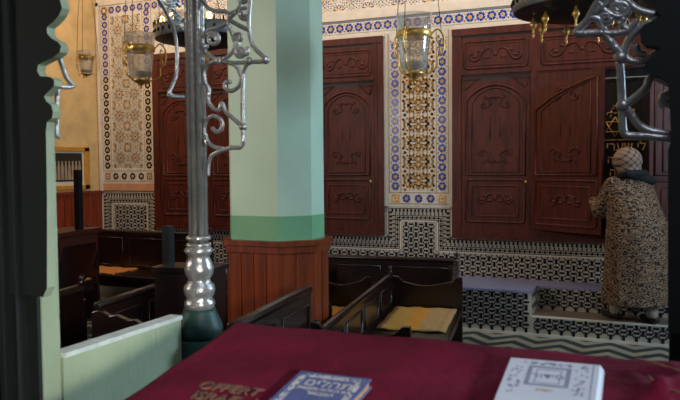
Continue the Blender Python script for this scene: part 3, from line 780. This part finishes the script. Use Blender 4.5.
# cloth: grid with soft wrinkles, spill at the left and far edge, gathered folds on the right
def cloth():
    nx,ny=150,90; v=[];f=[]; dx=Vector((1,0,0)); ds=Vector((0,-math.cos(TL),-math.sin(TL)))
    x0,x1=XLc-.05,XRc+.12; s0,s1=-.05,LEN+.02
    for i in range(nx+1):
        for j in range(ny+1):
            x=x0+(x1-x0)*i/nx; s=s0+(s1-s0)*j/ny; h=.001
            h+=.0012*math.sin(x*31+s*12)+.001*math.sin(x*13-s*37)
            g=max(0,min(1,(x+.055)/.06)); 
            if s<.3: h+=g*max(0,min(1,s/.1))*(.026*max(0,math.sin((x*1.0+s*1.3)*42+1.1*math.sin(s*20)))**1.3+.010*max(0,math.sin((x*1.6-s*.8)*50+1)))
            p=Vector((x,Yfar,Zfar))+ds*s+nS*h
            ov=XLc-x
            if ov>0: p=Vector((XLc-ov*.35,Yfar,Zfar))+ds*s+nS*(h-ov*.9)
            if s<0: p=Vector((p.x,Yfar+(-s)*.35,p.z+ (-s)*math.sin(TL)*-1*0)); p.z=Zfar-(-s)*.9+h*.5-(max(0,ov)*.9)
            if x>XRc: p.z-=(x-XRc)*.8; p.x-=(x-XRc)*.5
            v.append(p)
    for i in range(nx):
        for j in range(ny): a=i*(ny+1)+j; f.append((a,a+ny+1,a+ny+2,a+1))
    return MB().add(v,f,True)
cl=cloth().build('velvet_cloth','velvet'); tag(cl,'burgundy velvet cloth with gold lettering draped over the lectern','cloth')
sd=cl.modifiers.new('solid','SOLIDIFY'); sd.thickness=.002; sd.offset=-1
# fringe border
ds=Vector((0,-math.cos(TL),-math.sin(TL)))
fb=MB(); P=[]
for i in range(60):
    s=-.0+LEN*i/59; P.append(Vector((XLc-.021+.003*math.sin(i*1.9),Yfar,Zfar))+ds*s+nS*(-.047+.002*math.sin(i*1.3)))
fb.tube(P,.007,6)
fb.build('fringe_edge','fringe',cl)
lb=MB()
rr=random.Random(2)
for (a,b,c_) in (((636,358),(655,363),(680,371)),((648,376),(660,386),(682,393))):
    lb=MB(); lb.tube(smooth_path([surf_hit(*q,.022) for q in(a,b,c_)],6),.0018,6); lb.build('lace_trim','fringe',cl)
# embroidered words: on the sloping surface
def on_surf(px,py_,h=.006,rot=0):
    p=surf_hit(px,py_,h); c,s=math.cos(rot),math.sin(rot)
    ex=Vector((1,0,0)); ey=-ds
    a=ex*c+ey*s; b=-ex*s+ey*c
    m=Matrix((a,b,nS)).transposed().to_4x4(); m.translation=p; return m
text_mesh('embroidered_word','OFFERT',.031,'threadpale',cl,.0012,'LEFT',on_surf(196,387.5,.0045),.0006)
text_mesh('embroidered_word','ISRAEL L',.031,'threadpale',cl,.0012,'LEFT',on_surf(189,397.5,.0045),.0006)
# ------------------------------------------------------------------ books
def book(name,label,c0,c1,c2,length,thick,mc,deco,spine_right=False,group=None):
    """c0 far-left, c1 far-right, c2 a point down the left edge (pixels on the top cover)"""
    a=surf_hit(*c0,thick+.004); b=surf_hit(*c1,thick+.004); l_=surf_hit(*c2,thick+.004)
    ex=(b-a).normalized(); W=(b-a).length; ey=nS.cross(ex).normalized()   # away from the viewer
    dn=(l_-a).normalized()
    print(name,'W',W,'angle err',math.degrees(ex.angle(dn)))
    org=a-nS*thick  # far-left bottom corner
    m=Matrix((ex,ey,nS)).transposed().to_4x4(); m.translation=org
    r=thing(name,label,'book'); r.matrix_world=m
    # local: x right, y away(negative down), z up
    cv=MB(); cv.box(0,W,-length,0,thick-.0025,thick); cv.build('front_cover',mc,r,bevel=.0008)
    cv=MB(); cv.box(0,W,-length,0,0,.0025); cv.build('back_cover',mc,r,bevel=.0008)
    sx=(W-.001,W+.004) if spine_right else (-.003,.001)
    n=8; pts=[]
    xs=W if spine_right else 0; sg=1 if spine_right else -1
    pts=[(xs+sg*.006*math.sin(PI*i/n),thick*i/n) for i in range(n+1)]
    sp_=MB(); sp_.prism(pts,-length,0,'y'); sp_.build('spine',mc,r)
    pg=MB(); pg.box(.003 if spine_right else .002,W-.002 if spine_right else W-.003,-length+.003,-.003,.0025,thick-.0025); pg.build('page_block','paper',r)
    deco(r,W,length,thick)
    return r
def deco_blue(r,W,L,T):
    z=T+.0004
    b=MB(); rnd=random.Random(1)
    def fr(i0,i1):
        b.box(i0,W-i0,-i1,-i0,T,z); b.box(i0,W-i0,-L+i0,-L+i1,T,z); b.box(i0,i1,-L+i1,-i1,T,z); b.box(W-i1,W-i0,-L+i1,-i1,T,z)
    fr(.007,.0165)
    b.build('ornament_border','bookpat',r)
    s=MB()
    for q in range(120):
        u=rnd.uniform(.0,1); side=q%4; w_=rnd.uniform(.0012,.0028)
        x,y={0:(.007+u*(W-.014),-.0117+rnd.uniform(-.005,.005)),1:(.0117+rnd.uniform(-.005,.005),-.007-u*(L-.014)),2:(W-.0117+rnd.uniform(-.005,.005),-.007-u*(L-.014)),3:(.007+u*(W-.014),-L+.0117)}[side]
        s.lathe([(0,0),(w_,0),(w_,.0004),(0,.0004)],(x,y,z),6,False)
    s.build('ornament_speckle','bookblue',r)
    for txt,sz,yy in((he('תהלים'),.028,-.043),(he('עם תפלות ובקשות'),.011,-.055),(he('המבואר'),.013,-.069)):
        text_mesh('cover_title',txt,sz,'bookpat',r,.0002,'CENTER',Matrix.Translation((W/2+.004,yy,z)),.0002)
def deco_white(r,W,L,T):
    z=T+.0004; b=MB()
    def fr(x0,x1,y0,y1,w): b.box(x0,x1,y1-w,y1,T,z); b.box(x0,x1,y0,y0+w,T,z); b.box(x0,x0+w,y0+w,y1-w,T,z); b.box(x1-w,x1,y0+w,y1-w,T,z)
    fr(.03,W-.036,-.085,-.022,.006); fr(.042,W-.048,-.075,-.032,.0015)
    b.build('printed_frame','bookgrey',r)
    s=MB(); rnd=random.Random(8)
    for q in range(60):
        x=rnd.choice([rnd.uniform(.008,.024),rnd.uniform(W-.03,W-.014)]); y=rnd.uniform(-.11,-.01); s.lathe([(0,0),(.0022,0),(.0022,.0003),(0,.0003)],(x,y,T),6,False)
    for q in range(40): s.lathe([(0,0),(.002,0),(.002,.0003),(0,.0003)],(rnd.uniform(.03,W-.036),rnd.uniform(-.018,-.009),T),6,False)
    s.box(W-.0085,W-.007,-L,0,T,T+.0003)
    s.build('printed_ornament','bookgrey',r)
    text_mesh('cover_title',he('סידור'),.02,'bookgrey',r,.0002,'CENTER',Matrix.Translation((W/2-.003,-.06,z)),.0001)
    text_mesh('cover_title',he('השלם'),.009,'goldthr',r,.0002,'CENTER',Matrix.Translation((W/2-.003,-.10,z)),.0001)
book('closed_book','small blue book with pale ornate border lying on the burgundy cloth',(301.3,370.5),(371.5,379),(277,400),.155,.014,'bookblue',deco_blue)
book('closed_book','large white book lying on the cloth at right of the blue book',(510.8,357.3),(600,365),(493.6,398),.20,.024,'bookwhite',deco_white,True)
# ------------------------------------------------------------------ hanging lamps and chandeliers
def glass_lamp(label,c,R,h,side=True,lit=False,arms=3):
    """glass beaker in a brass ring hung on chains; c = centre of the ring"""
    r=thing('hanging_glass_lamp',label,'lamp',c,.5,'hanging glass oil lamps')
    hh=h
    m_=MB(); m_.lathe([(0,-hh*.62),(R*.62,-hh*.62),(R*.72,-hh*.55),(R*.86,-.1*hh),(R*.92,.1*hh),(R,hh*.42),(R*.985,hh*.42),(R*.9,.1*hh),(R*.84,-.1*hh),(R*.7,-hh*.53),(0,-hh*.58)],n=28); m_.build('glass_beaker','glass',r)
    m_=MB(); m_.lathe([(R*.93,.0),(R*.99,.01),(R*.99,.03),(R*.93,.04)],n=28)
    m_.build('brass_ring','brass',r); m_=MB(); m_.lathe([(0,-hh*.80),(R*.06,-hh*.80),(R*.1,-hh*.76),(R*.3,-hh*.70),(R*.5,-hh*.66),(R*.62,-hh*.63),(0,-hh*.63)],n=20); m_.ball((0,0,-hh*.80),R*.1,8)
    m_.build('brass_mount','brass',r)
    for k in range(arms):
        a=2*PI*k/arms; d=Vector((math.cos(a),math.sin(a),0))
        def Q(u,z): return tuple(d*u+Vector((0,0,z)))
        m_=MB()
        m_.tube(smooth_path([Q(R*.98,.02),Q(R*1.3,.05),Q(R*1.62,.02),Q(R*1.72,-.03),Q(R*1.6,-.08),Q(R*1.35,-.10),Q(R*1.3,-.15),Q(R*.9,-hh*.62),Q(R*.4,-hh*.70)],5),.0035*R/.07,6)
        m_.tube(smooth_path([Q(R*1.6,0),Q(R*1.45,-.03),Q(R*1.3,-.01),Q(R*1.38,.015),Q(R*1.45,.0)],5),.003*R/.07,6)
        m_.tube(smooth_path([Q(R*1.35,-.09),Q(R*1.5,-.06),Q(R*1.4,-.045),Q(R*1.28,-.065)],5),.003*R/.07,6)
        m_.build('scroll_arm','brass',r)
        ch=MB(); top=ZC-c[2]-.02
        ch.tube([Q(R*1.55,.03),Q(R*1.2,.35),Q(.012,min(top,.95)),Q(.006,top)],.0022,5)
        ch.build('chain','cord',r)
    w_=MB(); w_.lathe([(0,-hh*.58),(R*.66,-hh*.54),(R*.7,-hh*.45),(0,-hh*.45)],n=20); w_.build('wax','photomount',r)
    MB().lathe([(0,top),(.035,top),(.02,top-.02),(.005,top-.05),(0,top-.05)]).build('ceiling_hook','brass',r)
    return r
def pos(x,y,D): return tuple(O+ray(x,y)*D)
glass_lamp('hanging glass lamp with brass scroll arms before the central blue and gold tile panel',pos(414,38,4.0),.098,.30)
glass_lamp('hanging glass lamp with brass scroll arms before the left tile panel',pos(140,52,4.5),.092,.27)
glass_lamp('small distant glass lamp hanging before the ochre wall',pos(86,60,6.4),.068,.19)
def chandelier(label,c,R,hb,m,nb,bells=True,brim=1.0):
    r=thing('chandelier',label,'chandelier',c,.2)
    m_=MB(); m_.lathe([(R*.96,0),(R*.98,-.005),(R*1.0,0),(R*1.0,hb),(R*.985,hb+.006),(R*.97,hb),(R*.96,0)],n=48); m_.build('crown_band',m,r)
    g=MB()
    for k in range(36):
        a=2*PI*k/36; x,y=R*1.003*math.cos(a),R*1.003*math.sin(a)
        g.ball((x,y,hb*.5),R*.028,6,(1,1,1.5)); g.tube([(x,y,hb),(x,y,hb+.035)],.008,5)
    g.build('pierced_work','blackmetal' if m=='tinwhite' else 'brass',r)
    u=MB(); u.lathe([(R*.98,.0),(R*.7,-.03),(R*.35,-.055),(R*.12,-.08),(0,-.085)],n=40); u.build('underside_dish','blackmetal',r)
    if bells:
        for k in range(10):
            a=2*PI*k/10; x,y=R*.72*math.cos(a),R*.72*math.sin(a)
            b=MB(); b.lathe([(0,0),(.006,0),(.010,-.02),(.020,-.035),(.022,-.05),(.013,-.062),(.008,-.075),(.004,-.095),(.009,-.105),(.003,-.12),(0,-.13)],(x,y,-.03),12); b.build('hanging_bell','brass',r)
    else:
        b=MB(); b.lathe([(0,-.07),(.02,-.09),(.03,-.11),(.012,-.14),(.016,-.16),(0,-.18)],n=12); b.build('finial','brass',r)
    for k in range(nb):
        a=2*PI*(k+.5)/nb; x,y=R*.86*math.cos(a),R*.86*math.sin(a)
        b=MB(); b.lathe([(0,0),(.012,0),(.012,hb*.6),(0,hb*.6)],(x,y,hb*.5),8); cd=b.build('candle_tube','photomount',r)
        MB().ball((x,y,hb*1.1+.03),.02,8,(1,1,1.7)).build('bulb','bulb',cd)
    ch=MB(); top=ZC-c[2]-.01
    for k in range(4): a=2*PI*k/4; ch.tube([(R*.9*math.cos(a),R*.9*math.sin(a),hb),(0,0,min(top,.9))],.004,5)
    ch.tube([(0,0,min(top,.9)-.01),(0,0,top)],.006,6); ch.build('chain','cord',r)
    return r
chandelier('crown-shaped chandelier with lit bulbs seen behind the silver pole',pos(207,40,6.0),.42,.09,'tinwhite',14,False)
chandelier('dark chandelier with brass drops hanging at the top before the right cabinet',pos(588,10,4.4),.44,.10,'tinwhite',12,True)
# tension wire across the top left
tag(MB().tube([(XL+.02,6.3,3.42),(-2.3,6.9,3.9)],.005,6).build('hanging_wire','cord'),'thin dark wire strung from the ochre wall at upper left','wire')
# ------------------------------------------------------------------ framed photograph on the left wall
fp=thing('framed_photograph','honey wood framed group photograph on the ochre wall at left','picture',(XL+.004,6.92,1.565),0)
m_=MB(); hy,hz=.39,.262; w_=.085
m_.box(0,.03,-hy,hy,hz-w_*.6,hz); m_.box(0,.03,-hy,hy,-hz,-hz+w_*.6); m_.box(0,.03,-hy,-hy+w_,-hz,hz); m_.box(0,.03,hy-w_,hy,-hz,hz); m_.build('picture_frame','framegold',fp,bevel=.003)
MB().box(.002,.012,-hy+.08,hy-.08,-hz+.045,hz-.045).build('mount_board','photomount',fp)
MB().box(.012,.014,-hy+.12,hy-.12,-hz+.1,hz-.075).build('photo_print','photodark',fp)
m_=MB()
for i in range(9):
    y=-.24+i*.058; m_.prism([(y-.024,-.14),(y+.024,-.14),(y+.02,.02),(y+.012,.05),(y+.012,.09),(y-.012,.09),(y-.012,.05),(y-.02,.02)],.014,.0155,'x')
m_.build('photo_figures','photofig',fp)
# ------------------------------------------------------------------ person
def cap(mb,a,b,ra,rb,n=12,sx=1,sy=1):
    a=Vector(a);b=Vector(b); k=8; P=[];R=[]
    d=(b-a); L=d.length; d=d.normalized()
    for i in range(5): t=PI/2*(1-i/4); P.append(a-d*ra*math.sin(t)); R.append(max(.0006,ra*math.cos(t)))
    for i in range(1,5): P.append(a+d*L*i/5); R.append(ra+(rb-ra)*i/5)
    for i in range(5): t=PI/2*(i/4); P.append(b+d*rb*math.sin(t)); R.append(max(.0006,rb*math.cos(t)))
    mb.tube(P,R,n,cap=True)
def remeshed(mb,name,m,parent,vox,smooth=2,it=4):
    o=mb.build(name,m); md=o.modifiers.new('r','REMESH'); md.mode='VOXEL'; md.voxel_size=vox; md.use_smooth_shade=True
    s_=o.modifiers.new('s','SMOOTH'); s_.factor=.5; s_.iterations=it
    bpy.context.view_layer.update()
    me=bpy.data.meshes.new_from_object(o.evaluated_get(bpy.context.evaluated_depsgraph_get())); o.modifiers.clear(); o.data=me
    for p in me.polygons: p.use_smooth=True
    o.parent=parent; return o
ph=thing('person','person in patterned robe and plaid headscarf standing on the tiled step at the cabinet','person',(-.215,6.93,ZS),math.radians(38))
# local frame: +y forward (to the ark, leftwards), +x their right
b=MB()
def leg(s,fy):
    hip=(s*.09,.0,.78); kn=(s*.1,fy*.5+.03,.44); an=(s*.1,fy,.075)
    cap(b,hip,kn,.085,.056); cap(b,kn,an,.054,.034)
    cap(b,(s*.1,fy-.03,.036),(s*.115,fy+.13,.026),.034,.024)
leg(1,-.12); leg(-1,.14)
cap(b,(0,0,.80),(0,.01,.95),.135,.12); cap(b,(0,.01,.95),(0,.06,1.16),.12,.125)
cap(b,(-.11,.085,1.25),(.11,.085,1.25),.07,.07); cap(b,(0,.085,1.2),(0,.12,1.37),.075,.052)
hc=Vector((0,.155,1.47))
b.ball(hc,.1,16,(.82,.98,1.12)); b.ball(hc+Vector((0,.055,-.05)),.055,12,(.95,1,1)); b.ball(hc+Vector((0,.105,-.005)),.016,8,(.8,1.1,1.5))
for s in(-1,1): b.ball(hc+Vector((s*.083,-.0,-.005)),.022,8,(.4,.8,1.3))
b.ball(hc+Vector((0,.098,-.055)),.018,8,(1.6,.5,.35))
# arms: left reaches forward to the door edge, right bent towards the opening
def hand(wr,dirv,up):
    wr=Vector(wr); d=Vector(dirv).normalized(); u=Vector(up).normalized(); s=d.cross(u).normalized()
    cap(b,wr,wr+d*.06,.026,.03)
    for i,(o_,L) in enumerate(((-.027,.065),(-.009,.075),(.009,.07),(.027,.055))):
        p0=wr+d*.065+s*o_; p1=p0+d*L*.5-u*.008; p2=p1+d*L*.4-u*.028
        cap(b,p0,p1,.0095,.009,8); cap(b,p1,p2,.009,.0075,8)
    t0=wr+d*.02-s*.028; t1=t0+d*.035-s*.03; t2=t1+d*.03-u*.01; cap(b,t0,t1,.012,.011,8); cap(b,t1,t2,.011,.009,8)
shL=(-.17,.09,1.26); elL=(-.23,.20,1.02); wrL=(-.17,.40,1.12)
cap(b,shL,elL,.052,.042); cap(b,elL,wrL,.04,.027); hand(wrL,(-.05,.95,.2),(0,-.1,1))
shR=(.17,.09,1.26); elR=(.22,.22,1.04); wrR=(.12,.42,1.14)
cap(b,shR,elR,.052,.042); cap(b,elR,wrR,.04,.027); hand(wrR,(-.1,.95,.2),(0,-.1,1))
body=remeshed(b,'body','skin',ph,.0065,it=3)
for s in(-1,1): MB().ball(hc+Vector((s*.033,.088,.008)),.009,8).build('eye','photomount',ph)
# robe
rb=MB(); prof=[(.17,.315,.27,.01),(.25,.315,.27,.01),(.4,.305,.26,.0),(.6,.30,.255,-.01),(.78,.295,.25,-.01),(.92,.275,.235,0),(1.04,.25,.205,.02),(1.14,.235,.18,.045),(1.22,.225,.155,.065),(1.28,.20,.13,.08),(1.33,.14,.105,.09),(1.37,.085,.085,.10)]
v=[];f=[];n=72
for (z,rx,ry,oy) in prof:
    for i in range(n):
        a=2*PI*i/n; fo=1+.035*math.sin(a*9+z*2)*max(0,(1.1-z))+.02*math.sin(a*5+z*6)*max(0,1.2-z)
        v.append((rx*math.cos(a)*fo+.02*(z<1),oy+ry*math.sin(a)*fo,z))
for j in range(len(prof)-1):
    for i in range(n): f.append((j*n+i,j*n+(i+1)%n,(j+1)*n+(i+1)%n,(j+1)*n+i))
f.append(list(range(n-1,-1,-1))); f.append([(len(prof)-1)*n+i for i in range(n)])
rb.add(v,f,True)
for sh,el,wr in((shL,elL,wrL),(shR,elR,wrR)):
    w2=Vector(el)+(Vector(wr)-Vector(el))*.8; cap(rb,sh,el,.085,.082); cap(rb,el,w2,.08,.062)
ph.scale=(.955,.955,.955)
robe=remeshed(rb,'robe','robe',ph,.012,it=5)
# headscarf and collar
hs=MB(); hs.ball(hc+Vector((0,-.03,.012)),.13,20,(.97,1.12,1.0)); cap(hs,hc+Vector((0,-.05,-.03)),hc+Vector((0,-.08,-.11)),.115,.10)
remeshed(hs,'headscarf','scarf',ph,.009,it=3)
cs=MB(); 
for i in range(1): cs.tube([(.125*math.cos(a),.075+.11*math.sin(a)-.01,1.345-.025*math.sin(a)*1.0) for a in [2*PI*k/24 for k in range(24)]],.035,10,closed=True)
cap(cs,(-.10,-.03,1.37),(.16,-.01,1.30),.04,.045)
remeshed(cs,'neck_scarf','collar',ph,.009,it=3)
for s,fy in((1,-.12),(-1,.14)):
    so=MB(); cap(so,(s*.1,fy-.0,.09),(s*.1,fy*.8,.34),.055,.08); remeshed(so,'trouser_leg','sock',ph,.01,it=2)
    sh=MB(); cap(sh,(s*.1,fy-.045,.042),(s*.1,fy+.02,.04),.041,.043); cap(sh,(s*.105,fy+.02,.038),(s*.115,fy+.15,.032),.043,.031)
    for q,vv in enumerate(sh.v): 
        sh.v[q]=(vv[0],vv[1],max(.002,min(vv[2],.058)))
    remeshed(sh,'shoe','shoe',ph,.007,it=2)
# ------------------------------------------------------------------ light
def area(name,loc,target,size,power,col,sy=None):
    L=bpy.data.lights.new(name,'AREA'); L.energy=power; L.color=col; L.size=size
    if sy: L.shape='RECTANGLE'; L.size_y=sy
    o=bpy.data.objects.new(name,L); C.objects.link(o); o.location=loc
    o.rotation_euler=(Vector(target)-Vector(loc)).to_track_quat('-Z','Y').to_euler(); return o
area('window_daylight',(XR-.06,4.9,2.75),(-1.9,3.4,1.6),1.6,190,(.50,.77,1.0),1.8)
rl=area('rear_left_fill',(-5.6,-.6,3.0),(-2.3,3.7,2.0),1.2,21,(1.0,.95,.86)); rl.data.spread=math.radians(70)  # added unseen warm fill, narrowed onto the column front
area('upper_wall_fill',(-2.2,6.2,4.2),(-2.3,7.5,3.4),5.4,82,(1.0,.89,.77),.6)  # added fill washing the upper tiles, no fixture there
area('left_panel_fill',(-5.7,5.6,4.1),(-6.3,7.5,2.3),1.2,60,(1.0,.84,.64))  # added fill brightening the left tile panel, stands for no real fixture
area('lectern_top_fill',(.5,.4,3.6),(-.3,1.0,1.2),1.0,19,(.68,.8,1.0))  # added overhead fill for books and cloth; the ceiling has no opening
lw_=area('rail_shadow_spot',(2.3,-2.05,2.14),(-1.25,1.45,1.15),.25,3.4,(.95,.95,.9)); lw_.data.spread=math.radians(24)  # added narrow spot so the lectern shades the rail; no window there
w=bpy.data.worlds.new('world'); sc.world=w; w.use_nodes=True; w.node_tree.nodes['Background'].inputs[0].default_value=(.5,.6,.8,1); w.node_tree.nodes['Background'].inputs[1].default_value=.05
